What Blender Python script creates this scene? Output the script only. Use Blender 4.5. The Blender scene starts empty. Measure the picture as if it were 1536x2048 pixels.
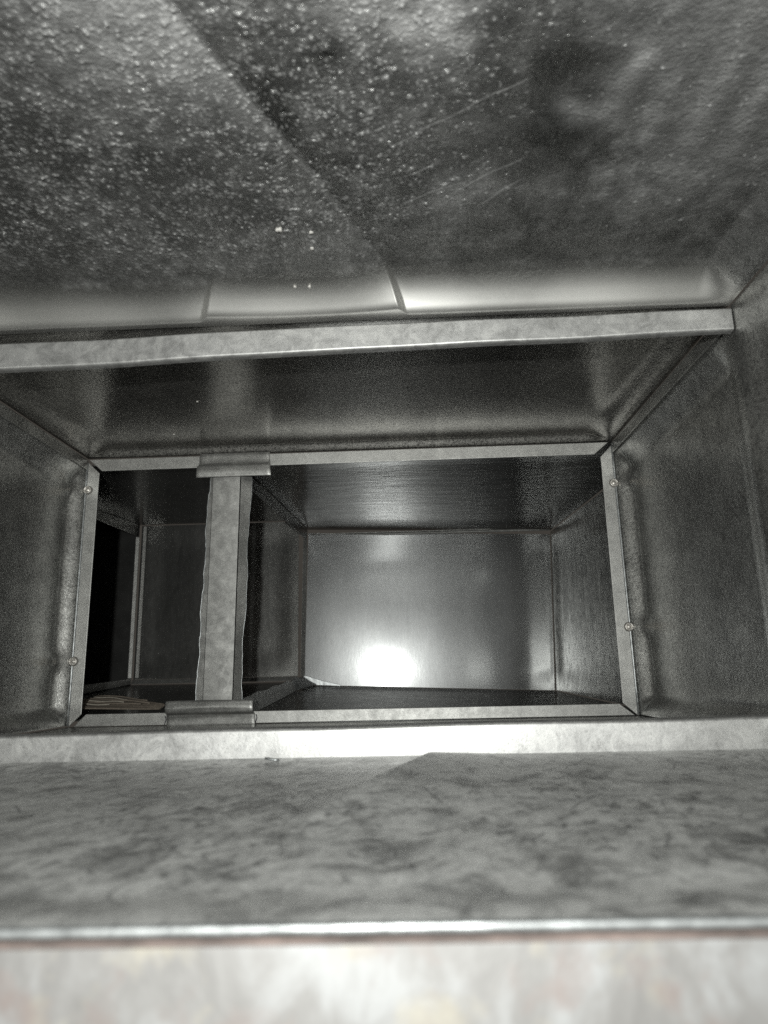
import bpy, bmesh, math, random
import numpy as np
from mathutils import Vector, Matrix

random.seed(7)
rng = np.random.default_rng(11)
S = bpy.context.scene
COL = S.collection

# ------------------------------------------------------------------ camera
PITCH, YAW, ROLL, FPX = 0.2281, 0.0338, -0.0225, 1400.0
cp, sp, cy, sy = math.cos(PITCH), math.sin(PITCH), math.cos(YAW), math.sin(YAW)
F = Vector((-sy * cp, cy * cp, sp))
R0 = Vector((cy, sy, 0))
U0 = R0.cross(F)
R = R0 * math.cos(ROLL) + U0 * math.sin(ROLL)
U = -R0 * math.sin(ROLL) + U0 * math.cos(ROLL)
cd = bpy.data.cameras.new('camera')
cam = bpy.data.objects.new('camera', cd)
COL.objects.link(cam)
cam.matrix_world = Matrix(((R.x, U.x, -F.x, 0), (R.y, U.y, -F.y, 0), (R.z, U.z, -F.z, 0), (0, 0, 0, 1)))
cd.sensor_fit = 'HORIZONTAL'
cd.sensor_width = 36.0
cd.lens = FPX / 1536 * 36
cd.clip_start, cd.clip_end = 0.005, 50
cd.dof.use_dof = True
cd.dof.focus_distance = 0.46
cd.dof.aperture_fstop = cd.lens / 1.35
S.camera = cam

# ------------------------------------------------------------------ light: a phone flash by the lens, dim room behind
w = bpy.data.worlds.new('World')
S.world = w
w.use_nodes = True
bg = w.node_tree.nodes['Background']
bg.inputs[0].default_value = (1.0, 0.9, 0.78, 1)
bg.inputs[1].default_value = 0.05


def area(name, loc, size, power, colour, aim):
    ld = bpy.data.lights.new(name, 'AREA')
    ld.shape = 'DISK'
    ld.size = size
    ld.energy = power
    ld.color = colour
    ld.spread = math.radians(125)
    o = bpy.data.objects.new(name, ld)
    COL.objects.link(o)
    o.location = loc
    o.rotation_euler = (Vector(aim) - Vector(loc)).to_track_quat('-Z', 'Y').to_euler()
    return o


area('phone_flash', (-0.008, -0.10, 0.012), 0.009, 1.17, (0.985, 1.0, 0.955), (-0.02, 0.5, 0.16))
S.view_settings.view_transform = 'Standard'
S.view_settings.look = 'None'
S.view_settings.exposure = 0.0
S.view_settings.gamma = 1.0
S.cycles.max_bounces = 10
S.cycles.glossy_bounces = 8
S.cycles.diffuse_bounces = 4
S.cycles.sample_clamp_indirect = 1.2
S.cycles.blur_glossy = 0.6
S.cycles.use_denoising = False      # the fine grain reads like the photograph's sensor grain


# ------------------------------------------------------------------ materials
class NT:
    def __init__(self, name):
        self.m = bpy.data.materials.new(name)
        self.m.use_nodes = True
        self.t = self.m.node_tree
        self.b = self.t.nodes['Principled BSDF']
        self.co = self.t.nodes.new('ShaderNodeTexCoord').outputs['Object']

    def n(self, typ, **kw):
        nd = self.t.nodes.new(typ)
        for k, v in kw.items():
            setattr(nd, k, v)
        return nd

    def l(self, a, b):
        self.t.links.new(a, b)

    def coord(self, scale, rot=(0, 0, 0)):
        mp = self.n('ShaderNodeMapping')
        mp.inputs['Scale'].default_value = scale
        mp.inputs['Rotation'].default_value = rot
        self.l(self.co, mp.inputs['Vector'])
        return mp.outputs[0]

    def noise(self, scale, detail=4, rough=0.55, stretch=None, rot=(0, 0, 0), dist=0.0):
        nd = self.n('ShaderNodeTexNoise')
        nd.inputs['Scale'].default_value = scale
        nd.inputs['Detail'].default_value = detail
        nd.inputs['Roughness'].default_value = rough
        nd.inputs['Distortion'].default_value = dist
        self.l(self.coord(stretch, rot) if stretch else self.co, nd.inputs['Vector'])
        return nd.outputs['Fac']

    def voro(self, scale, feature='F1', out='Color', stretch=None):
        nd = self.n('ShaderNodeTexVoronoi', feature=feature)
        nd.inputs['Scale'].default_value = scale
        self.l(self.coord(stretch) if stretch else self.co, nd.inputs['Vector'])
        return nd.outputs[out]

    def ramp(self, fac, stops):
        nd = self.n('ShaderNodeValToRGB')
        el = nd.color_ramp.elements
        while len(el) < len(stops):
            el.new(0.5)
        for e, (p, c) in zip(el, stops):
            e.position = p
            e.color = (c, c, c, 1) if isinstance(c, (int, float)) else (*c, 1)
        self.l(fac, nd.inputs[0])
        return nd.outputs[0]

    def mix(self, a, b, fac, mode='MIX'):
        nd = self.n('ShaderNodeMix', data_type='RGBA', blend_type=mode)
        for v, i in ((fac, 0), (a, 6), (b, 7)):
            if hasattr(v, 'links'):
                self.l(v, nd.inputs[i])
            else:
                nd.inputs[i].default_value = v if i == 0 else ((v, v, v, 1) if isinstance(v, (int, float)) else (*v, 1))
        return nd.outputs[2]

    def bump(self, h, strength, dist, prev=None):
        nd = self.n('ShaderNodeBump')
        nd.inputs['Strength'].default_value = strength
        nd.inputs['Distance'].default_value = dist
        self.l(h, nd.inputs['Height'])
        if prev is not None:
            self.l(prev, nd.inputs['Normal'])
        return nd.outputs[0]

    def out(self, color, metallic, rough, normal=None, spec=0.5):
        for k, v in (('Base Color', color), ('Metallic', metallic), ('Roughness', rough), ('Normal', normal), ('Specular IOR Level', spec)):
            if v is None:
                continue
            i = self.b.inputs[k]
            if hasattr(v, 'links'):
                self.l(v, i)
            elif k == 'Base Color':
                i.default_value = (*v, 1)
            else:
                i.default_value = v
        return self.m


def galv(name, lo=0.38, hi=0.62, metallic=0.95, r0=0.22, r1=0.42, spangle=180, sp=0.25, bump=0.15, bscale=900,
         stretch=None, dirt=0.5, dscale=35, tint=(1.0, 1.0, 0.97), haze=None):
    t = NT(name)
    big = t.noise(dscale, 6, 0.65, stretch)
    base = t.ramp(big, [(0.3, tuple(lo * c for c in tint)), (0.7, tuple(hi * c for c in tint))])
    sg = t.voro(spangle, out='Color')
    bw = t.n('ShaderNodeRGBToBW')
    t.l(sg, bw.inputs[0])
    base = t.mix(base, t.ramp(bw.outputs[0], [(0.2, 0.55), (0.8, 1.0)]), sp, 'MULTIPLY')
    fine = t.noise(bscale, 5, 0.7, stretch)
    base = t.mix(base, t.ramp(fine, [(0.38, 0.25), (0.52, 1.0)]), dirt, 'MULTIPLY')
    rg = t.ramp(t.noise(dscale * 2.3, 6, 0.7, stretch), [(0.3, r0), (0.7, r1)])
    nrm = t.bump(fine, bump, 0.0006)
    m = t.out(base, metallic, rg, nrm)
    if haze:
        b2 = t.n('ShaderNodeBsdfPrincipled')
        t.l(base, b2.inputs['Base Color'])
        b2.inputs['Metallic'].default_value = metallic
        b2.inputs['Roughness'].default_value = haze[1]
        t.l(nrm, b2.inputs['Normal'])
        mx = t.n('ShaderNodeMixShader')
        mx.inputs[0].default_value = haze[0]
        t.l(t.b.outputs[0], mx.inputs[1])
        t.l(b2.outputs[0], mx.inputs[2])
        t.l(mx.outputs[0], t.t.nodes['Material Output'].inputs['Surface'])
    return m


M_WALL = galv('galvanized_wall', lo=0.34, hi=0.66, metallic=0.9, r0=0.15, r1=0.26, bump=0.3, bscale=520, dirt=0.55, dscale=40, haze=(0.4, 0.36))
M_CEIL2 = galv('galvanized_speckled', lo=0.4, hi=0.6, metallic=0.97, r0=0.09, r1=0.15, bump=0.18, bscale=650, dirt=0.85, dscale=30, tint=(1.0, 0.98, 0.94), haze=(0.4, 0.42))
M_BACK = galv('galvanized_smooth', lo=0.15, hi=0.2, metallic=1.0, r0=0.115, r1=0.135, bump=0.03, bscale=500, dirt=0.1, sp=0.06, dscale=25,
              stretch=(1, 1, 0.3), tint=(0.98, 1.0, 1.01), haze=(0.6, 0.31))
M_STREAK = galv('galvanized_streaked', lo=0.4, hi=0.95, metallic=0.97, r0=0.1, r1=0.3, bump=0.25, bscale=500, dirt=0.8, dscale=110,
                stretch=(1, 1, 0.2), haze=(0.3, 0.5))
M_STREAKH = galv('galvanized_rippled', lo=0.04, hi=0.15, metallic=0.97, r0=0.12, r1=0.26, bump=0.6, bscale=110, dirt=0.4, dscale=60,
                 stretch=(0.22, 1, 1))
M_DARK = galv('galvanized_dull', lo=0.14, hi=0.24, metallic=0.95, r0=0.18, r1=0.26, bump=0.06, bscale=400, dirt=0.25, dscale=30,
              stretch=(1, 1, 0.2), haze=(0.4, 0.5))
M_BAR = galv('galvanized_bar', lo=0.27, hi=0.4, metallic=0.7, r0=0.42, r1=0.54, bump=0.12, bscale=1600, dirt=0.4, sp=0.2, spangle=350, dscale=90)
M_STRIP = galv('galvanized_strip', lo=0.2, hi=0.36, metallic=0.5, r0=0.45, r1=0.6, bump=0.1, bscale=900, dirt=0.2, sp=0.45, spangle=190, dscale=180)
M_CLIP = galv('galvanized_clip', lo=0.22, hi=0.34, metallic=0.75, r0=0.34, r1=0.5, bump=0.1, bscale=1200, dirt=0.35, sp=0.25, spangle=300, dscale=90)


def cleat_mat(name='galvanized_spangled', k=0.8):
    t = NT(name)
    n1 = t.noise(120, 6, 0.7, None, dist=1.0)
    base = t.ramp(n1, [(0.36, (0.40 * k, 0.40 * k, 0.395 * k)), (0.5, (0.5 * k, 0.5 * k, 0.495 * k)), (0.64, (0.6 * k, 0.6 * k, 0.59 * k))])
    sg = t.voro(260, out='Color')
    bw = t.n('ShaderNodeRGBToBW')
    t.l(sg, bw.inputs[0])
    base = t.mix(base, t.ramp(bw.outputs[0], [(0.2, 0.75), (0.8, 1.0)]), 0.4, 'MULTIPLY')
    pits = t.noise(900, 4, 0.7)
    base = t.mix(base, t.ramp(pits, [(0.3, 0.35), (0.42, 1.0)]), 0.6, 'MULTIPLY')
    return t.out(base, 0.68, t.ramp(n1, [(0.3, 0.42), (0.7, 0.54)]), t.bump(pits, 0.12, 0.0005))


M_CLEAT = cleat_mat()
M_CLEAT2 = cleat_mat('galvanized_grey', 0.72)


def dusty_top():
    """Clean dark-reflecting zinc, with grey dust lying on it in patches and caught on every stuck grain; crease light and bend shine painted in."""
    t = NT('dusty_galvanized')
    at = t.n('ShaderNodeAttribute', attribute_name='dust_light')
    blot = t.noise(26, 5, 0.65, None, dist=0.7)
    mid = t.noise(150, 5, 0.7)
    fine = t.noise(900, 4, 0.65)
    metal = t.ramp(t.noise(60, 5, 0.6), [(0.3, (0.13, 0.132, 0.129)), (0.7, (0.28, 0.28, 0.275))])
    metal = t.mix(metal, t.ramp(fine, [(0.35, 0.4), (0.55, 1.0)]), 0.7, 'MULTIPLY')
    bare_shine = t.n('ShaderNodeAttribute', attribute_name='bare_shine')
    metal = t.mix(metal, (0.74, 0.735, 0.715), bare_shine.outputs['Fac'])  # grit-free bend, its bright reflected band painted in as lighter metal
    dust_light = t.mix(0.42, t.ramp(mid, [(0.3, 0.55), (0.7, 1.0)]), 1.0, 'MULTIPLY')
    a = t.ramp(blot, [(0.44, 0.0), (0.64, 0.2)])
    b = t.ramp(mid, [(0.36, 0.0), (0.66, 1.0)])
    ad = t.n('ShaderNodeMath', operation='MULTIPLY_ADD')
    t.l(a, ad.inputs[0])
    t.l(b, ad.inputs[1])
    t.l(at.outputs['Fac'], ad.inputs[2])
    ad.use_clamp = True
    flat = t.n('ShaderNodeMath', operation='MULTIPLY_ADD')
    t.l(bare_shine.outputs['Fac'], flat.inputs[0])
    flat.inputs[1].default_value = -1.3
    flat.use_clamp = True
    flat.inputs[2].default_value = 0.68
    nrm = t.bump(t.noise(430, 3, 0.6), 0.35, 0.0012)
    t.l(flat.outputs[0], nrm.node.inputs['Strength'])
    nrm = t.bump(fine, 0.25, 0.0006, nrm)
    t.l(flat.outputs[0], nrm.node.inputs['Strength'])
    t.out(metal, 0.95, t.mix(t.ramp(blot, [(0.35, 0.26), (0.65, 0.36)]), 0.43, bare_shine.outputs['Fac']), nrm)
    b2 = t.n('ShaderNodeBsdfPrincipled')
    t.l(dust_light, b2.inputs['Base Color'])
    b2.inputs['Roughness'].default_value = 0.6
    t.l(nrm, b2.inputs['Normal'])
    mx = t.n('ShaderNodeMixShader')
    t.l(ad.outputs[0], mx.inputs[0])
    t.l(t.b.outputs[0], mx.inputs[1])
    t.l(b2.outputs[0], mx.inputs[2])
    t.l(mx.outputs[0], t.t.nodes['Material Output'].inputs['Surface'])
    return t.m


M_TOP = dusty_top()


def dirty_floor():
    t = NT('grimy_galvanized')
    blot = t.noise(100, 6, 0.7, (1, 0.6, 1), dist=0.5)
    base = t.ramp(blot, [(0.34, (0.48, 0.485, 0.48)), (0.5, (0.7, 0.705, 0.695)), (0.7, (0.74, 0.745, 0.735))])
    cloud = t.noise(62, 7, 0.72, (1, 0.75, 1), dist=0.6)
    base = t.mix(base, t.ramp(cloud, [(0.36, 0.25), (0.45, 0.75), (0.52, 1.0)]), 0.8, 'MULTIPLY')
    at = t.n('ShaderNodeAttribute', attribute_name='scratch')
    base = t.mix(base, (0.06, 0.062, 0.065), at.outputs['Fac'])
    rub = t.noise(380, 5, 0.7, (1.0, 0.6, 1), (0, 0, 0.25), 0.6)
    base = t.mix(base, t.ramp(rub, [(0.38, 0.55), (0.47, 1.0)]), 0.6, 'MULTIPLY')
    fine = t.noise(1500, 4, 0.6)
    base = t.mix(base, t.ramp(fine, [(0.35, 0.6), (0.55, 1.0)]), 0.5, 'MULTIPLY')
    return t.out(base, 0.45, t.ramp(blot, [(0.3, 0.32), (0.7, 0.5)]), t.bump(fine, 0.12, 0.0005))


M_FLOOR = dirty_floor()


def pale_flange():
    t = NT('pale_stained_metal')
    a = t.noise(110, 5, 0.6, (1, 1, 0.6), dist=0.4)
    base = t.ramp(a, [(0.36, (0.105, 0.102, 0.1)), (0.5, (0.13, 0.127, 0.125)), (0.64, (0.18, 0.182, 0.184))])
    b = t.noise(80, 4, 0.6, (1, 1, 1.0), (0.3, 0.2, 0.9))
    base = t.mix(base, (0.19, 0.176, 0.145), t.ramp(b, [(0.54, 0.0), (0.66, 0.7)]))
    c = t.noise(85, 4, 0.6, None, (0.9, 0.4, 0.1))
    base = t.mix(base, (0.125, 0.104, 0.098), t.ramp(c, [(0.54, 0.0), (0.66, 0.8)]))
    return t.out(base, 0.15, 0.5, t.bump(a, 0.2, 0.0008))


M_FLANGE = pale_flange()


def plain(name, col, metallic=0.0, rough=0.7, nscale=300, amp=0.35):
    t = NT(name)
    a = t.noise(nscale, 4, 0.6)
    base = t.mix(col, t.ramp(a, [(0.3, 1 - amp), (0.65, 1.0)]), 1.0, 'MULTIPLY')
    return t.out(base, metallic, rough, t.bump(a, 0.2, 0.0004))


M_BROWN = plain('brown_edge', (0.13, 0.1, 0.09), 0.0, 0.8, 70, 0.8)
M_EDGE = plain('bright_cut_edge', (0.36, 0.375, 0.38), 0.6, 0.35, 260, 0.6)
M_SCREW = plain('zinc_screw', (0.5, 0.48, 0.45), 0.8, 0.42, 500, 0.3)
M_SPECK = plain('white_grit', (0.42, 0.41, 0.39), 0.0, 0.6)
M_LINE = plain('black_line', (0.02, 0.02, 0.03), 0.0, 0.6)
M_CARD = plain('brown_card', (0.19, 0.16, 0.13), 0.0, 0.9, 700)
M_CARDL = plain('cream_card', (0.36, 0.33, 0.28), 0.0, 0.9, 700)
M_BLACK = galv('shade_dark_branch', lo=0.02, hi=0.05, metallic=0.3, r0=0.5, r1=0.6, bump=0.1, dirt=0.3)  # near-black colour stands in for the unlit dark of the branch


# ------------------------------------------------------------------ object helpers
def thing(name, label, cat, loc=(0, 0, 0), group=None):
    o = bpy.data.objects.new(name, None)
    COL.objects.link(o)
    o.empty_display_size = 0.02
    o.location = loc
    tag(o, label, cat, group)
    return o


def tag(o, label, cat, group=None):
    o['label'] = label
    o['category'] = cat
    if group:
        o['group'] = group
    return o


def link(name, me, mat, parent=None, smooth=True):
    o = bpy.data.objects.new(name, me)
    COL.objects.link(o)
    if mat:
        me.materials.append(mat)
    if smooth:
        for p in me.polygons:
            p.use_smooth = True
    if parent:
        o.parent = parent
        o.matrix_parent_inverse = Matrix.Translation(-Vector(parent.location))
    return o


def smooth01(x):
    x = np.clip(x, 0, 1)
    return x * x * (3 - 2 * x)


def sheet(name, c00, c10, c11, c01, mat, parent, n=(40, 40), amp=0.0, out=(0, 0, 1), ramp=(0.03, 0.03, 0.03, 0.03),
          extra=None, thick=0.0008):
    """A sheet-metal panel: pillowed towards `out` by amp, held straight along its edges (ramp = width at u0, u1, v0, v1; None = free)."""
    nu, nv = n
    u, v = np.meshgrid(np.linspace(0, 1, nu + 1), np.linspace(0, 1, nv + 1), indexing='ij')
    c = [np.array(k, float) for k in (c00, c10, c11, c01)]
    P = ((1 - u) * (1 - v))[..., None] * c[0] + (u * (1 - v))[..., None] * c[1] + (u * v)[..., None] * c[2] + ((1 - u) * v)[..., None] * c[3]
    lu = np.linalg.norm(c[1] - c[0])
    lv = np.linalg.norm(c[3] - c[0])
    h = np.ones_like(u) * amp
    for d, r in ((u * lu, ramp[0]), ((1 - u) * lu, ramp[1]), (v * lv, ramp[2]), ((1 - v) * lv, ramp[3])):
        if r:
            h = h * smooth01(d / r)
    o_ = np.array(out, float)
    if extra is not None:
        h = extra(P, u * lu, v * lv, h)
    P = P + h[..., None] * o_
    V = P.reshape(-1, 3)
    idx = np.arange((nu + 1) * (nv + 1)).reshape(nu + 1, nv + 1)
    Q = np.stack([idx[:-1, :-1], idx[1:, :-1], idx[1:, 1:], idx[:-1, 1:]], -1).reshape(-1, 4)
    me = bpy.data.meshes.new(name)
    me.from_pydata(V.tolist(), [], Q.tolist())
    me.update()
    # thickness on the outside, away from the air in the duct
    nrm = me.polygons[len(me.polygons) // 2].normal
    o = link(name, me, mat, parent)
    if not thick:
        return o
    md = o.modifiers.new('thickness', 'SOLIDIFY')
    md.thickness = thick
    md.offset = 1.0 if nrm.dot(Vector(out)) > 0 else -1.0
    return o


def prism(name, pts, axis, depth, mat, parent, bevel=0.0003, smooth=False):
    """Extrude a 3-D polygon `pts` along vector axis*depth into a closed solid, edges bevelled."""
    bm = bmesh.new()
    a = Vector(axis).normalized() * depth
    v0 = [bm.verts.new(p) for p in pts]
    v1 = [bm.verts.new(Vector(p) + a) for p in pts]
    bm.faces.new(v0)
    bm.faces.new(v1[::-1])
    k = len(pts)
    for i in range(k):
        bm.faces.new((v0[i], v0[(i + 1) % k], v1[(i + 1) % k], v1[i]))
    bmesh.ops.recalc_face_normals(bm, faces=bm.faces)
    if bevel:
        bmesh.ops.bevel(bm, geom=list(bm.edges), offset=bevel, segments=2, affect='EDGES', profile=0.5)
    me = bpy.data.meshes.new(name)
    bm.to_mesh(me)
    bm.free()
    return link(name, me, mat, parent, smooth)


def ribbon(name, profile, x0, x1, mat, parent, nx=30, thick=0.0008, wob=0.0, ends=(0, 0)):
    """A bent strip: profile = list of (y, z) swept from x0 to x1 (both may be functions of the profile index), with thickness."""
    V = []
    prof = []
    for i in range(len(profile) - 1):
        a, b = Vector(profile[i]), Vector(profile[i + 1])
        for s in range(3):
            prof.append(a.lerp(b, s / 3))
    prof.append(Vector(profile[-1]))
    m = len(prof)
    ph = random.random() * 9
    for i in range(nx + 1):
        t = i / nx
        for j, (y, z) in enumerate(prof):
            f = j / (m - 1)
            xa, xb = x0 + ends[0] * f, x1 + ends[1] * f
            x = xa + (xb - xa) * t
            dy = wob * math.sin(x * 41 + ph) + wob * 0.6 * math.sin(x * 93 + ph * 2 + j)
            dz = wob * 0.6 * math.sin(x * 63 + ph * 3)
            V.append((x, y + dy, z + dz))
    Q = [(i * m + j, (i + 1) * m + j, (i + 1) * m + j + 1, i * m + j + 1) for i in range(nx) for j in range(m - 1)]
    me = bpy.data.meshes.new(name)
    me.from_pydata(V, [], Q)
    me.update()
    o = link(name, me, mat, parent)
    md = o.modifiers.new('thickness', 'SOLIDIFY')
    md.thickness = thick
    md.offset = 0
    b = o.modifiers.new('edge', 'BEVEL')
    b.width = thick * 0.25
    b.segments = 1
    b.limit_method = 'ANGLE'
    return o


def tube(name, pts, r, mat, parent, sides=6):
    bm = bmesh.new()
    rings = []
    P = [Vector(p) for p in pts]
    for i, p in enumerate(P):
        d = (P[min(i + 1, len(P) - 1)] - P[max(i - 1, 0)]).normalized()
        a = d.cross(Vector((0.3, 1, 0.2))).normalized()
        b = d.cross(a)
        rings.append([bm.verts.new(p + (a * math.cos(k * 2 * math.pi / sides) + b * math.sin(k * 2 * math.pi / sides)) * r) for k in range(sides)])
    for q0, q1 in zip(rings, rings[1:]):
        for k in range(sides):
            bm.faces.new((q0[k], q0[(k + 1) % sides], q1[(k + 1) % sides], q1[k]))
    bm.faces.new(rings[0][::-1])
    bm.faces.new(rings[-1])
    bmesh.ops.recalc_face_normals(bm, faces=bm.faces)
    me = bpy.data.meshes.new(name)
    bm.to_mesh(me)
    bm.free()
    return link(name, me, mat, parent)


# ------------------------------------------------------------------ dimensions (metres; the lens is at the origin)
XL, XR, ZF, ZC = -0.2311, 0.1469, -0.0297, 0.1578
YN, YJ, YF = 0.0935, 0.2893, 0.480        # near edge, joint between the two sections, opening frame
G = 0.0009                                 # dark seam left where sheets meet

# ------------------------------------------------------------------ near duct section
near = thing('duct_section', 'nearest galvanized duct section, its wide top sheet rough with grit and creased', 'duct', (0, YN, ZF))
A1, B1 = np.array((-0.0665, 0.125)), np.array((0.0042, 0.2893))     # long crease across the top sheet
A2, B2 = np.array((-0.0354, 0.181)), np.array((-0.0925, 0.2893))    # second crease, crossing it
LIGHT = [(-0.0045, 0.149, .012, .5), (0.0127, 0.156, .010, .6), (0.0594, 0.1893, .009, .3), (0.0716, 0.1693, .004, .6), (-0.0632, 0.142, .03, .25),
         (0.10, 0.155, .04, .3), (0.105, 0.21, .035, .2), (0.02, 0.235, .012, .15), (0.0279, 0.222, .01, .2)]
CLEAN = [(0.0498, 0.1732, .011, .9), (0.0665, 0.2052, .013, .9), (-0.0149, 0.1607, .006, .8), (0.0516, 0.1974, .010, .9), (0.06, 0.2536, .022, .9),
         (0.035, 0.262, .03, .8), (0.1193, 0.2507, .02, .6)]
SCRATCH = [(-0.0038, 0.2006, 0.0426, 0.1737), (0.0279, 0.2333, 0.0467, 0.2164), (0.019, 0.224, 0.0458, 0.2063), (0.0, 0.228, 0.024, 0.218), (0.002, 0.214, 0.018, 0.207)]
DUST_LIGHT, BARE_SHINE = [], []


def side_of(P, A, B):
    d = (B - A) / np.linalg.norm(B - A)
    return (P[..., 0] - A[0]) * d[1] - (P[..., 1] - A[1]) * d[0]   # + to the right of A->B


def top_shape(P, du, dv, h):
    x, y = P[..., 0], P[..., 1]
    d1 = side_of(P, A1, B1)
    d2 = side_of(P, A2, B2)
    k1 = -np.where(d1 < 0, -d1 * 0.26, d1 * 0.16) * np.exp(-np.abs(d1) / 0.022) - 0.0004 * np.exp(-(d1 / 0.0013) ** 2)
    near2 = smooth01((y - 0.20) / 0.05)
    k2 = -np.abs(d2) * 0.15 * np.exp(-np.abs(d2) / 0.025) * near2
    # the bend along the joint starts further back just left of each crease, and jumps at the crease itself
    left1 = 1 - smooth01((d1 + 0.0012) / 0.0018)
    left2 = 1 - smooth01((-d2 + 0.0012) / 0.0018)          # A2->B2 runs the other way
    off = 0.0022 + 0.0048 * left1 * np.exp(np.minimum(d1, 0) / 0.024) + 0.0048 * left2 * np.exp(np.minimum(-d2, 0) / 0.035)
    W = 0.0205
    tt = np.clip((YJ - y - off) / W, 0, 1)
    tab = np.linspace(0, 1, 400)
    slope = smooth01(tab / 0.22) * (1 - tab) ** 0.85
    rise = np.concatenate([[0], np.cumsum((slope[1:] + slope[:-1]) * 0.5 / 399)])
    bend = np.interp(tt, tab, rise / rise[-1])
    shine_vary = 0.8 + 0.2 * np.sin(x * 61 + 2) * np.sin(x * 23)
    BARE_SHINE.append((np.clip((1 - tt) * 1.7 - 0.1, 0, 1) * shine_vary).reshape(-1))  # mask for the clean bend and its painted shine
    h = h * bend * (1 + 0.10 * np.sin(x * 28 + 1.2)) + (k1 + k2) * bend * smooth01((XR - x) / 0.03)
    # stuck grit: little round lumps, thick on the left, thinning to the right
    ny = y.shape
    xs, ys = x[:, 0], y[0, :]
    dx, dy = xs[1] - xs[0], ys[1] - ys[0]
    g = np.zeros(ny)
    N = 62000
    for _ in range(N):
        gx = rng.uniform(xs[0], xs[-1])
        keep = 1.0 if gx < -0.035 else max(0.05, 1 - (gx + 0.035) / 0.085)
        gy = rng.uniform(ys[0], ys[-1])
        keep *= 0.55 + 0.45 * math.sin(gx * 210 + 3 * math.sin(gy * 130)) * math.sin(gy * 260 + 2 * math.sin(gx * 170))
        if rng.random() > keep:
            continue
        fade = min(1, max(0, (YJ - 0.015 - gy) / 0.03))
        r = rng.uniform(0.00035, 0.0007) * (1.6 if rng.random() < .04 else 1)
        H = rng.uniform(0.35, 0.85) * r * fade
        i0, i1 = int((gx - 2.2 * r - xs[0]) / dx), int((gx + 2.2 * r - xs[0]) / dx) + 2
        j0, j1 = int((gy - 2.2 * r - ys[0]) / dy), int((gy + 2.2 * r - ys[0]) / dy) + 2
        i0, j0 = max(i0, 0), max(j0, 0)
        if i1 <= i0 or j1 <= j0:
            continue
        X, Y = np.meshgrid(xs[i0:i1], ys[j0:j1], indexing='ij')
        st = rng.uniform(0.7, 1.4)
        g[i0:i1, j0:j1] += H * np.exp(-(((X - gx) * st) ** 2 + ((Y - gy) / st) ** 2) / (r * r * 0.6))
    d = np.clip(g / 0.0004, 0, 1) * 0.32
    for (cx, cy, r, k) in LIGHT:
        rr = np.hypot(x - cx + 0.2 * r * np.sin(y * 500 + cx * 900) , y - cy + 0.25 * r * np.sin(x * 430 + cx * 700)) * (1 + 0.12 * np.sin(2 * np.arctan2(y - cy, x - cx) + cx * 99))
        d = d + k * np.exp(-(rr / r) ** 2)
    for (cx, cy, r, k) in CLEAN:
        rr = np.hypot(x - cx + 0.25 * r * np.sin(y * 400 + cx * 900), y - cy + 0.25 * r * np.sin(x * 330 + cx * 700)) * (1 + 0.15 * np.sin(2 * np.arctan2(y - cy, x - cx) + cx * 77))
        d = d * (1 - k * np.exp(-(rr / r) ** 2)) - 0.10 * k * np.exp(-(rr / r) ** 2)
    for (ax, ay, bx, by) in SCRATCH:
        L = math.hypot(bx - ax, by - ay)
        ux, uy = (bx - ax) / L, (by - ay) / L
        s_ = (x - ax) * ux + (y - ay) * uy
        q = (x - ax) * uy - (y - ay) * ux + 0.0004 * np.sin(s_ * 300)
        d = d + 0.3 * np.exp(-(q / 0.00035) ** 2) * smooth01(s_ / 0.006) * smooth01((L - s_) / 0.006)
    d = d + 0.34 * left1 * np.exp(np.minimum(d1, 0) / 0.03) * smooth01((0.2 - y) / 0.05) - 0.15 * (1 - left1) * np.exp(-np.maximum(d1, 0) / 0.012)  # lit and darker facets beside the long crease, painted into the mask
    d = d * (1 - BARE_SHINE[0].reshape(d.shape)) - 0.3 * BARE_SHINE[0].reshape(d.shape)
    d = d + 0.04 + 0.22 * np.exp(-(d1 / 0.0013) ** 2) * smooth01((0.3 - y) / 0.12)
    DUST_LIGHT.append(d.reshape(-1))
    return h - g


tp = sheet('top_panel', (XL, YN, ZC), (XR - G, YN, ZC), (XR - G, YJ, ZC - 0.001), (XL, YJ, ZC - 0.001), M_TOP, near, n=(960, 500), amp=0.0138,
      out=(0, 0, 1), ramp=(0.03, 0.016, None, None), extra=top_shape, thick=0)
tp.data.attributes.new('dust_light', 'FLOAT', 'POINT').data.foreach_set('value', DUST_LIGHT[0].astype(np.float32))
tp.data.attributes.new('bare_shine', 'FLOAT', 'POINT').data.foreach_set('value', BARE_SHINE[0].astype(np.float32))


FSCR = []


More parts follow.
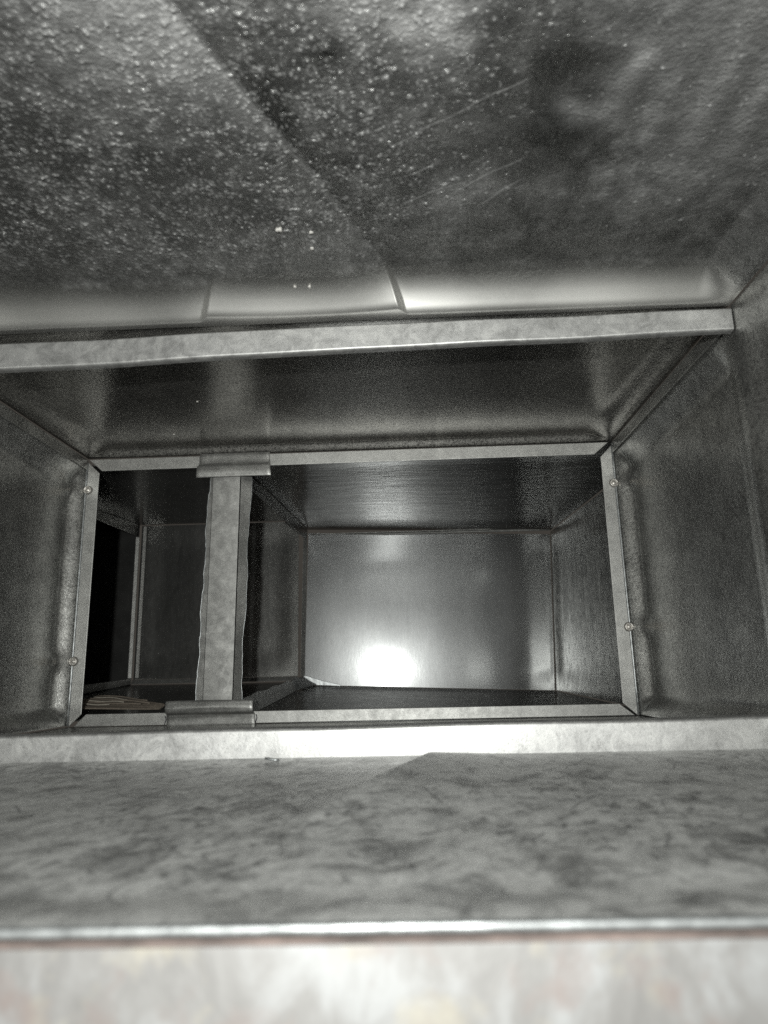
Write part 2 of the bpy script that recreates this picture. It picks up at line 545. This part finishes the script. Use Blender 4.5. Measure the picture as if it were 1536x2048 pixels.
def floor_scratches(x, y):
    g = np.zeros(x.shape)
    xs, ys = x[:, 0], y[0, :]
    dx, dy = xs[1] - xs[0], (y[0, -1] - y[0, 0]) / (y.shape[1] - 1)
    cl = [(rng.uniform(-0.16, 0.14), rng.uniform(0.11, 0.285)) for _ in range(26)] + [(-0.045, 0.205), (-0.06, 0.22), (-0.03, 0.24), (0.03, 0.145), (0.045, 0.2)]
    for _ in range(4200):
        c = cl[rng.integers(len(cl))]
        cx, cy = rng.normal(c[0], 0.014), rng.normal(c[1], 0.017)
        if rng.random() < 0.2:
            cx, cy = rng.uniform(-0.2, 0.14), rng.uniform(0.1, 0.287)
        L = rng.uniform(0.001, 0.007) if rng.random() < 0.88 else rng.uniform(0.01, 0.022)
        a = rng.normal(0.9, 0.7) if rng.random() < 0.6 else rng.uniform(0, math.pi)
        wd = rng.uniform(0.0003, 0.0007) if L < 0.008 else 0.00032
        ux, uy = math.cos(a), math.sin(a)
        R_ = L / 2 + 3 * wd
        i0, i1 = max(int((cx - R_ - xs[0]) / dx), 0), int((cx + R_ - xs[0]) / dx) + 2
        j0, j1 = max(int((cy - R_ - ys[0]) / dy), 0), int((cy + R_ - ys[0]) / dy) + 2
        X, Y = x[i0:i1, j0:j1], y[i0:i1, j0:j1]
        if X.size == 0:
            continue
        s_ = (X - cx) * ux + (Y - cy) * uy
        bow = rng.normal(0, 22) * s_ ** 2
        q = (X - cx) * uy - (Y - cy) * ux + bow
        k = rng.uniform(0.25, 0.85)
        g[i0:i1, j0:j1] = np.maximum(g[i0:i1, j0:j1], k * np.exp(-(q / wd) ** 2) * smooth01((L / 2 - np.abs(s_)) / 0.001))
    return g


def floor_shape(P, du, dv, h):
    FSCR.append(floor_scratches(P[..., 0], P[..., 1]).reshape(-1))
    A, B = np.array((-0.0265, 0.150)), np.array((0.0125, 0.2893))
    d = side_of(P, A, B)
    y = P[..., 1]
    k = -0.0030 * np.exp(-np.where(d < 0, -d / 0.0045, d / 0.035)) * smooth01((y - 0.145) / 0.05) * smooth01((YJ - y) / 0.03)
    return h + 0.0012 * (1 - smooth01((YJ - y) / 0.02)) + k * smooth01((YJ - y) / 0.012) - 0.001 * np.sin(P[..., 0] * 22 + 1) * smooth01((YJ - y) / 0.03) * smooth01((y - YN) / 0.03)


bp = sheet('bottom_panel', (XL, YN - 0.0012, ZF), (XR, YN + 0.0045, ZF), (XR, YJ, ZF), (XL, YJ, ZF), M_FLOOR, near, n=(700, 380), amp=0.0015,
      out=(0, 0, -1), ramp=(0.03, 0.03, 0.02, 0.03), extra=floor_shape, thick=0)
bp.data.attributes.new('scratch', 'FLOAT', 'POINT').data.foreach_set('value', FSCR[0].astype(np.float32))
for x, sgn in ((XR, 1), (XL, -1)):
    sheet('side_panel', (x, YN, ZF + G), (x, YJ - 0.0001, ZF + G), (x, YJ - 0.0001, ZC - G), (x, YN, ZC - G), M_WALL, near, n=(60, 60), amp=0.004,
          out=(sgn, 0, 0), ramp=(None, 0.02, 0.03, 0.03))

# near cut edge of the floor sheet and the pale flange under it
rim = prism('cut_edge', [(XL, YN - 0.0020, ZF - 0.0001), (XR, YN + 0.0037, ZF - 0.0001), (XR, YN + 0.0037, ZF - 0.0013), (XL, YN - 0.0020, ZF - 0.0013)],
            (0, 1, 0), 0.002, M_EDGE, near, 0.0005)
fl = thing('wall_flange', 'pale flange with cream and rusty stains across the very front, below the duct floor', 'flange', (0, YN, ZF - 0.05))
sheet('face', (XL, YN - 0.0014, ZF - 0.0022), (XR, YN + 0.0043, ZF - 0.0022), (XR, YN + 0.0010, ZF - 0.05), (XL, YN - 0.0047, ZF - 0.05), M_FLANGE, fl,
      n=(90, 20), amp=0.0, out=(0, 1, 0), thick=0.0015)
prism('brown_line', [(XL, YN - 0.0020, ZF - 0.0015), (XR, YN + 0.0037, ZF - 0.0015), (XR, YN + 0.0037, ZF - 0.0024), (XL, YN - 0.0020, ZF - 0.0024)],
      (0, 1, 0), 0.002, M_BROWN, fl, 0.0002)  # thin brown strip along the crack above the flange

# ------------------------------------------------------------------ second duct section
sec = thing('duct_section', 'second duct section, dark smooth metal box between the two cleats and the opening frame', 'duct', (0, YJ, ZF))
sheet('top_panel', (XL, YJ + G, ZC), (XR, YJ + G, ZC), (XR, YF, ZC), (XL, YF, ZC), M_CEIL2, sec, n=(140, 280), amp=0.0055,
      out=(0, 0, 1), ramp=(0.02, 0.02, 0.03, 0.0052))
sheet('bottom_panel', (XL, YJ + G, ZF), (XR, YJ + G, ZF), (XR, YF, ZF), (XL, YF, ZF), M_WALL, sec, n=(80, 60), amp=0.002,
      out=(0, 0, -1), ramp=(0.012, 0.012, 0.02, 0.016))
for x, sgn in ((XL, -1), (XR, 1)):
    def dent(P, du, dv, h):
        y, z = P[..., 1], P[..., 2]
        for zz in ((0.1336, 0.0133) if sgn < 0 else (0.1267, 0.0274)):
            h = h - 0.0022 * np.exp(-((y - (YF - 0.010)) ** 2 + (z - zz) ** 2) / 0.0055 ** 2)
        return h
    sheet('side_panel', (x, YJ + 0.0002, ZF + G), (x, YF, ZF + G), (x, YF, ZC - 2 * G), (x, YJ + 0.0002, ZC - 2 * G), M_WALL, sec, n=(240, 150), amp=0.0095,
          out=(sgn, 0, 0), ramp=(0.03, 0.010, 0.013, 0.022), extra=dent)
    # folded seam running along the top corner
    prism('corner_seam', [(x, YJ + 0.002, ZC - 0.0016), (x - sgn * 0.0012, YJ + 0.002, ZC - 0.0016), (x - sgn * 0.0012, YJ + 0.002, ZC - 0.009), (x, YJ + 0.002, ZC - 0.009)],
          (0, 1, 0), YF - YJ - 0.004, M_WALL, sec, 0.0003)

# ------------------------------------------------------------------ slip cleats at the joint
tc = thing('slip_cleat', 'bright flat cleat along the top joint, its end stopping short of the side wall', 'cleat', (0, YJ, ZC))


def cleat(parent, rows, y0, name='strip', mat=None, lip=0.004, up=1, mid=0.0):
    """rows: list of (x, z_low, z_high)"""
    V, Q = [], []
    xs = np.linspace(rows[0][0], rows[-1][0], 90)
    zl = np.interp(xs, [r[0] for r in rows], [r[1] for r in rows])
    zh = np.interp(xs, [r[0] for r in rows], [r[2] for r in rows])
    prof = [(0.012, 1.0, 0), (0.0025, 1.0, 0), (0.0004, 0.99, 0), (0, 0.95, 0), (0, 0.93, 0), (0, 0.5, 0), (0, 0.07, 0), (0, 0.05, 0), (0.0004, 0.01, 0), (0.0018, 0.0, 0), (lip, 0.01, 0)]
    m = len(prof)
    for i, x in enumerate(xs):
        wv = 0.0003 * math.sin(x * 37) + 0.0002 * math.sin(x * 91 + 1)
        for (dy, f, _) in prof:
            V.append((x, y0 + dy + wv + mid * (x - xs[0]), zl[i] + (zh[i] - zl[i]) * f + 0.0002 * math.sin(x * 55)))
    for i in range(len(xs) - 1):
        for j in range(m - 1):
            Q.append((i * m + j, (i + 1) * m + j, (i + 1) * m + j + 1, i * m + j + 1))
    me = bpy.data.meshes.new(name)
    me.from_pydata(V, [], Q)
    me.update()
    o = link(name, me, mat or M_CLEAT, parent)
    md = o.modifiers.new('thickness', 'SOLIDIFY')
    md.thickness = 0.0006
    md.offset = 0
    return o


cleat(tc, [(XL + 0.001, 0.1386, 0.1509), (-0.184, 0.1388, 0.1512), (-0.02, 0.1424, 0.1540), (0.1463, 0.1447, 0.1548)], YJ - 0.001, mat=M_CLEAT2)
bc = thing('slip_cleat', 'bright mottled cleat standing up along the bottom joint across the duct', 'cleat', (0, YJ, ZF))
cleat(bc, [(XL + 0.001, -0.0330, -0.0210), (-0.166, -0.0330, -0.0210), (-0.012, -0.0330, -0.0199), (XR - 0.001, -0.0330, -0.0194)], YJ - 0.002)

# ------------------------------------------------------------------ opening frame with screws
fr = thing('opening_frame', 'mitred sheet metal frame with four screws around the dark opening', 'frame', (0, YF, ZF))
T = 0.001


def bar(pts, name='frame_bar'):
    return prism(name, [(x, YF - 0.002, z) for x, z in pts], (0, 1, 0), T, M_BAR, fr, 0.00035)


bar([(-0.2295, ZC - 0.0013), (-0.2195, 0.1477), (0.1335, 0.1483), (0.1440, ZC - 0.0008)])          # top
bar([(-0.2265, -0.0295), (-0.2185, -0.0215), (0.1345, -0.0218), (0.1440, -0.0293)])              # bottom
lb = bar([(-0.2312, ZC - 0.002), (-0.2212, 0.1462), (-0.2216, -0.0215), (-0.2295, -0.0292), (-0.2312, -0.0292)])
rb = bar([(0.1468, ZC - 0.002), (0.1375, 0.1462), (0.1366, -0.0215), (0.1455, -0.0292), (0.1468, -0.0292)])
tube('edge_bead', [(-0.2302, YF - 0.0022, z) for z in np.linspace(-0.0288, 0.1545, 12)], 0.0007, M_EDGE, fr, 8)
tube('edge_bead', [(0.1460, YF - 0.0022, z) for z in np.linspace(-0.0288, 0.1545, 12)], 0.0007, M_EDGE, fr, 8)


def screw(x, z):
    bm = bmesh.new()
    prof = [(0.0, 0.0013), (0.0014, 0.0014), (0.0017, 0.0006), (0.0019, 0.0006), (0.0021, 0.0018), (0.0026, 0.0018), (0.0030, 0.0011), (0.0032, 0.0)]
    n = 24
    rings = []
    for r, d in prof:
        if r == 0:
            rings.append([bm.verts.new((x, YF - 0.0022 - d, z))] * n)
        else:
            hx = [1.0] * n if r > 0.0022 else [math.cos(math.pi / 6) / math.cos((2 * math.pi * k / n) % (math.pi / 3) - math.pi / 6) for k in range(n)]
            rings.append([bm.verts.new((x + r * hx[k] * math.cos(2 * math.pi * k / n), YF - 0.0022 - d, z + r * hx[k] * math.sin(2 * math.pi * k / n))) for k in range(n)])
    for a, b in zip(rings, rings[1:]):
        for k in range(n):
            q = [a[k], a[(k + 1) % n], b[(k + 1) % n], b[k]]
            bm.faces.new(list(dict.fromkeys(q)))
    # slot
    bmesh.ops.recalc_face_normals(bm, faces=bm.faces)
    me = bpy.data.meshes.new('screw')
    bm.to_mesh(me)
    bm.free()
    return link('screw', me, M_SCREW, fr)


for x, z in ((-0.2284, 0.1336), (-0.2294, 0.0133), (0.1448, 0.1267), (0.1453, 0.0274)):
    screw(x, z)

# ------------------------------------------------------------------ upright support strip with its two clips
ms = thing('support_strip', 'upright galvanized strip with ragged folded edges, clipped to the frame top and bottom', 'strip', (-0.128, YF, ZF))
YM = YF - 0.004
zt, zb = 0.1405, -0.0195


def upright(name, fl_, fr_, dy, mat, nz=46, jitL=0.0, jitR=0.0, nx=4, bulge=0.0):
    V, Q = [], []
    rl = random.Random(name + str(fl_(0)))
    for i in range(nz + 1):
        t = i / nz
        z = zt + (zb - zt) * t
        a = fl_(t) + jitL * (rl.uniform(-1, 1) * 0.6 + math.sin(t * 17 + 1) * 0.7 + math.sin(t * 41) * .4)
        b = fr_(t) + jitR * (rl.uniform(-1, 1) * 0.4 + math.sin(t * 14 + .5) * 1.0 + math.sin(t * 33) * .4)
        for j in range(nx + 1):
            s = j / nx
            V.append((a + (b - a) * s, YM + dy(s) + bulge * math.sin(t * 9), z))
    for i in range(nz):
        for j in range(nx):
            q = i * (nx + 1) + j
            Q.append((q, q + 1, q + nx + 2, q + nx + 1))
    me = bpy.data.meshes.new(name)
    me.from_pydata(V, [], Q)
    me.update()
    o = link(name, me, mat, ms)
    if jitL or jitR:
        k = 0 if jitL else nx
        pts = [Vector(V[i * (nx + 1) + k]) + Vector((0, -0.0004, 0)) for i in range(nz + 1)]
        tube('ragged_edge', pts, 0.00045 if jitL else 0.00028, M_EDGE, ms, 5)
    md = o.modifiers.new('thickness', 'SOLIDIFY')
    md.thickness = 0.0007
    md.offset = 0
    return o


lin = lambda a, b: (lambda t: a + (b - a) * t)
upright('face', lin(-0.1372, -0.1392), lin(-0.1181, -0.1198), lambda s: 0.0004 * (2 * s - 1) ** 2, M_STRIP)
upright('hem', lin(-0.1402, -0.1447), lin(-0.1377, -0.1397), lambda s: 0.0009 + (1 - s) * 0.0012, M_STRIP, jitL=0.0006)
upright('hem', lin(-0.1176, -0.1193), lin(-0.1110, -0.1150), lambda s: 0.0009 + s * 0.004, M_CLIP, jitR=0.0006)
# clips: bent tabs wrapped over the frame bars
ribbon('clip', [(YF - 0.0034, 0.1574), (YF - 0.0036, 0.150), (YF - 0.0046, 0.1482), (YF - 0.0072, 0.1472), (YF - 0.0078, 0.143), (YF - 0.0072, 0.1388)], -0.1478, -0.0972, M_CLIP, ms, nx=20,
       wob=0.00012, ends=(-0.001, 0.002))
ribbon('clip', [(YF - 0.0072, -0.0140), (YF - 0.0086, -0.0185), (YF - 0.0078, -0.0215), (YF - 0.0046, -0.0228), (YF - 0.0038, -0.0255), (YF - 0.0036, -0.0305)], -0.1630, -0.1050, M_CLIP, ms, nx=24,
       wob=0.00022, ends=(0, 0.001))
for x in (-0.1640, -0.1062, -0.1035):
    tube('clip_end_line', [(x + 0.0006 * math.sin(i * 0.9), YF - 0.0045 + 0.0003 * i, -0.0236 - 0.0011 * i) for i in range(6)], 0.00028, M_LINE, ms, 5)  # thin dark lines drawn along the clip's tab and fold edges

# ------------------------------------------------------------------ right chamber behind the opening
ch = thing('duct_chamber', 'right hand duct chamber behind the opening, its bright back sheet mirroring the flash', 'duct', (0.02, 0.65, -0.03))
YB = YF + 0.003
cTL, cTR = (-0.1155, 0.785, 0.1640), (0.1637, 0.7915, 0.1563)
cBL, cBR = (-0.1195, 0.785, -0.0095), (0.1562, 0.7925, -0.0213)
nTL, nTR = (-0.127, YB, 0.156), (0.186, YB, 0.1585)
nBL, nBR = (-0.121, YB, -0.028), (0.199, YB, -0.0375)
lift = lambda p, dx=0, dy=0, dz=0: (p[0] + dx, p[1] + dy, p[2] + dz)
sheet('back_panel', lift(cBL, .0015, 0, 0.0005), lift(cBR, -.001, 0, 0.0005), lift(cTR, -.001, 0, -.004), lift(cTL, .0015, 0, -.004), M_BACK, ch, n=(80, 60), amp=0.0009, out=(0, 1, 0),
      ramp=(0.1, 0.07, 0.12, 0.08), extra=lambda P, du, dv, h: h + 0.0030 * np.clip((du - 0.222) / 0.052, 0, 1) ** 2.4)
ribbon('back_flange', [(0.783, 0.1585), (0.786, 0.1582), (0.7875, 0.1555)], cTL[0] + .004, cTR[0] - .002, M_BAR, ch, nx=20, wob=0.0001)
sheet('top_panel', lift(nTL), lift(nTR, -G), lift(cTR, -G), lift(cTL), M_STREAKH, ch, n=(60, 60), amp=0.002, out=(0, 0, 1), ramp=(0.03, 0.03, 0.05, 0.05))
sheet('bottom_panel', nBL, lift(nBR, -G), lift(cBR, -G), cBL, M_DARK, ch, n=(60, 60), amp=0.0015, out=(0, 0, -1), ramp=(0.02, 0.02, 0.03, 0.03))
sheet('side_panel', lift(nBR, 0, 0, G), lift(cBR, 0, 0.004, G), lift(cTR, 0, 0.004, -G), lift(nTR, 0, 0, -G), M_STREAK, ch, n=(60, 60), amp=0.003, out=(1, 0, 0),
      ramp=(0.03, 0.025, 0.03, 0.03))
# turned lips round the cut-out on the chamber's left side
prism('top_lip', [(-0.1262, 0.500, 0.1555), (-0.1262, 0.500, 0.1455), (-0.1165, 0.782, 0.1515), (-0.1155, 0.782, 0.163)], (1, 0, 0), 0.0011, M_DARK, ch, 0.0003)


def lipshape(name, ta, tb, mat, turn):
    V, Q = [], []
    nn = 40
    rr = random.Random(3)
    for i in range(nn + 1):
        t = ta + (tb - ta) * i / nn
        y = 0.487 + (0.778 - 0.487) * t
        jz = 0.0007 * math.sin(t * 31) + 0.0004 * rr.uniform(-1, 1)
        z0 = -0.027 + 0.0182 * t ** 1.2
        z1 = -0.0152 + 0.0152 * t + jz
        x = -0.1215 + 0.0025 * t
        q = turn * i / nn
        V += [(x + 0.004 + q, y - q * 0.6, z0), (x + 0.0012 + q * 0.6, y - q * .3, z0 + 0.4 * (z1 - z0)), (x, y, z1)]
    for i in range(nn):
        for j in range(2):
            q = i * 3 + j
            Q.append((q, q + 3, q + 4, q + 1))
    me = bpy.data.meshes.new(name)
    me.from_pydata(V, [], Q)
    me.update()
    o = link(name, me, mat, ch)
    md = o.modifiers.new('thickness', 'SOLIDIFY')
    md.thickness = 0.0008
    md.offset = 0


lipshape('bottom_lip', 0.0, 0.78, M_BAR, 0.0)
lipshape('lip_glint_end', 0.782, 1.0, M_EDGE, 0.012)  # far end of the lip, brighter finish stands in for its flash glint
prism('side_lip', [(-0.1212, 0.778, 0.0005), (-0.1172, 0.782, 0.0005), (-0.1150, 0.782, 0.152), (-0.1188, 0.778, 0.152)], (0, 1, 0), 0.001, M_BAR, ch, 0.0003)
prism('back_lip', [(-0.1185, 0.7815, 0.0006), (-0.1165, 0.7815, 0.0008), (-0.098, 0.7825, -0.0050), (-0.078, 0.7832, -0.0098), (-0.078, 0.7832, -0.0112), (-0.1185, 0.7815, -0.0088)], (0, 1, 0), 0.001, M_EDGE, ch, 0.0003)

# ------------------------------------------------------------------ left branch behind the strip
br = thing('duct_branch', 'left hand dark duct branch behind the strip, open on its far side', 'duct', (-0.22, 0.65, -0.03))
XB = -0.315
YP = 0.80
sheet('back_panel', (XB + .001, YP, 0.0005), (-0.1275, YP, 0.0005), (-0.1275, YP, 0.1775), (XB + .001, YP, 0.1775), M_DARK, br, n=(40, 40), amp=0.002, out=(0, 1, 0), ramp=(0.03, 0.03, 0.03, 0.03))
prism('bottom_flange', [(XB, YP - 0.004, -0.0045), (-0.128, YP - 0.004, -0.0045), (-0.128, YP - 0.001, 0.0002), (XB, YP - 0.001, 0.0002)], (0, 1, 0), 0.001, M_BAR, br, 0.0003)
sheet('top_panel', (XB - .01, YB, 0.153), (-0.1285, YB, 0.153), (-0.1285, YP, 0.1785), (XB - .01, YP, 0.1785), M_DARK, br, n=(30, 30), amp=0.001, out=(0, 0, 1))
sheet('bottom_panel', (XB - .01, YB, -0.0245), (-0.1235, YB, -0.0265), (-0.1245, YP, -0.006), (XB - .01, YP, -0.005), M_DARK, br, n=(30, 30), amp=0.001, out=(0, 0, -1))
prism('top_lip', [(XB, YB, 0.1535), (XB, YP - .012, 0.1775), (XB, YP - .012, 0.1625), (XB, YB, 0.1530)], (1, 0, 0), 0.001, M_DARK, br, 0.0002)
prism('bottom_lip', [(XB, YB, -0.024), (XB, YB, -0.012), (XB, YP - .006, 0.0015), (XB, YP - .006, -0.0045)], (1, 0, 0), 0.001, M_BAR, br, 0.0003)
prism('side_lip', [(XB, YP - .014, 0.002), (XB + .0035, YP - .012, 0.002), (XB + .0035, YP - .012, 0.162), (XB, YP - .014, 0.162)], (0, 1, 0), 0.001, M_BAR, br, 0.0003)
prism('side_lip', [(XB + .005, YP - .005, 0.002), (XB + .008, YP - .003, 0.002), (XB + .008, YP - .003, 0.176), (XB + .005, YP - .005, 0.176)], (0, 1, 0), 0.001, M_BAR, br, 0.0003)
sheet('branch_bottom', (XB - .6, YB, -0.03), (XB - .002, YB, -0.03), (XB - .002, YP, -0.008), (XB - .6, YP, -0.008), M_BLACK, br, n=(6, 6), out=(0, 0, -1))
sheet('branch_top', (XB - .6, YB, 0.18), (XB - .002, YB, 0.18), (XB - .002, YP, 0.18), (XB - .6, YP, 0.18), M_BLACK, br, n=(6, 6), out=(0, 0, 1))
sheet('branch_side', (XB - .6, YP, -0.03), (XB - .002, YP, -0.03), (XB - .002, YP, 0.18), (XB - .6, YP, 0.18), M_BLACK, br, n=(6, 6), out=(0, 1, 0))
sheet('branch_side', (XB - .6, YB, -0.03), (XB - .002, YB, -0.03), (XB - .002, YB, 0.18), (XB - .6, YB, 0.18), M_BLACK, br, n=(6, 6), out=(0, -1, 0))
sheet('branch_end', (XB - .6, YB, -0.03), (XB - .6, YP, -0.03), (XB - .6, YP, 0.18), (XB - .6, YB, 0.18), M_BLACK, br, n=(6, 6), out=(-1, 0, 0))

# ------------------------------------------------------------------ small loose things
card = thing('cardboard_scrap', 'torn brown corrugated cardboard scrap lying inside the lower left corner of the opening', 'scrap', (-0.20, 0.52, -0.022))


def card_mesh():
    V, Q = [], []
    nu, nv = 26, 22
    for i in range(nu + 1):
        u = i / nu
        for j in range(nv + 1):
            v = j / nv
            x = -0.246 + 0.064 * u
            ya = 0.497 + 0.018 * u
            yb = 0.56 - 0.034 * u ** 1.6 + 0.001 * math.sin(i * 2.1)
            y = ya + (yb - ya) * v
            z = -0.0175 + 0.001 * math.sin(v * 22) * (1 - u * .5) + 0.006 * v * (1 - 0.5 * u) - 0.003 * u
            V.append((x, y, z))
    for i in range(nu):
        for j in range(nv):
            q = i * (nv + 1) + j
            Q.append((q, q + nv + 1, q + nv + 2, q + 1))
    me = bpy.data.meshes.new('sheet')
    me.from_pydata(V, [], Q)
    me.update()
    o = link('sheet', me, M_CARD, card)
    md = o.modifiers.new('thickness', 'SOLIDIFY')
    md.thickness = 0.0008
    for k, (v, e) in enumerate(((0.2, 0.42), (0.36, 0.74), (0.5, 0.5), (0.66, 0.8), (0.80, 0.45), (0.95, 0.7))):
        pts = []
        for i in range(8):
            u = e * i / 7
            ya = 0.497 + 0.018 * u
            yb = 0.56 - 0.034 * u ** 1.6
            pts.append((-0.245 + 0.064 * u, ya + (yb - ya) * v, -0.0165 + 0.006 * v * (1 - 0.5 * u) - 0.003 * u + 0.0004 * math.sin(i + k)))
        tube('flute', pts, 0.0004 + 0.00015 * (k % 2), (M_CARDL, M_CARD)[k % 2], card, 5)


card_mesh()


def speck(name, loc, r, label, cat, flat=0.6, group=None):
    bm = bmesh.new()
    bmesh.ops.create_icosphere(bm, subdivisions=2, radius=r)
    q = random.Random(label)
    ph = [q.uniform(0, 6) for _ in range(4)]
    ax = q.uniform(0.8, 1.5)
    for v in bm.verts:
        n = v.co.normalized()
        k = 1 + 0.25 * math.sin(n.x * 4 + ph[0]) + 0.2 * math.sin(n.y * 5 + ph[1]) + .15 * math.sin(n.z * 6 + ph[2])
        v.co = Vector((v.co.x * k * 0.85, v.co.y * k * ax, v.co.z * k * flat))
    me = bpy.data.meshes.new(name)
    bm.to_mesh(me)
    bm.free()
    o = link(name, me, M_SPECK)
    o.location = loc
    return tag(o, label, cat, group)


SPECKS = []   # filled from ray hits below: (pixel x, pixel y, plane z, radius, label)
spec_px = [(558, 458, 0.0013, 'long white grit crumb on the top sheet, leftmost of the upper crumbs'),
           (622, 463, 0.0009, 'round white grit crumb on the top sheet beside the long crumb'),
           (624, 496, 0.0008, 'small white grit crumb just below the round one on the top sheet'),
           (590, 573, 0.0007, 'small white grit crumb near the bright bend of the top sheet'),
           (619, 573, 0.0010, 'larger white grit crumb near the bright bend of the top sheet')]
second_px = [(395, 803, 0.0006, 'tiny white grit crumb high on the dark second top sheet'),
             (348, 868, 0.0008, 'tiny white grit crumb low on the dark second top sheet near the frame')]
dg = bpy.context.evaluated_depsgraph_get()
dg.update()


def hit(px, py):
    d = (F + R * ((px - 768) / FPX) - U * ((py - 1024) / FPX)).normalized()
    ok, loc, nrm, *_ = S.ray_cast(dg, Vector((0, 0, 0)), d)
    return loc


for px, py, r, lab in spec_px + second_px:
    p = hit(px, py)
    speck('grit_crumb', p - Vector((0, 0, r * 0.35)), r, lab, 'crumb', group='white grit crumbs stuck to the top sheets')
p = hit(545, 1523)
sv = tube('metal_shaving', [p + Vector((-0.0028, 0, 0.0012)), p + Vector((-0.001, -0.0004, 0.0009)), p + Vector((0.001, -0.0005, 0.0006)), p + Vector((0.0026, -0.0003, 0.0005))], 0.00045, M_EDGE, None, 6)
tag(sv, 'tiny bright metal shaving lying at the foot of the bottom cleat', 'shaving')

# keep the cut rims of the sheets crisp
for o in S.objects:
    if o.type == 'MESH' and any(m.type == 'SOLIDIFY' for m in o.modifiers):
        es = o.modifiers.new('crisp_rim', 'EDGE_SPLIT')
        es.split_angle = math.radians(50)
        es.use_edge_sharp = False
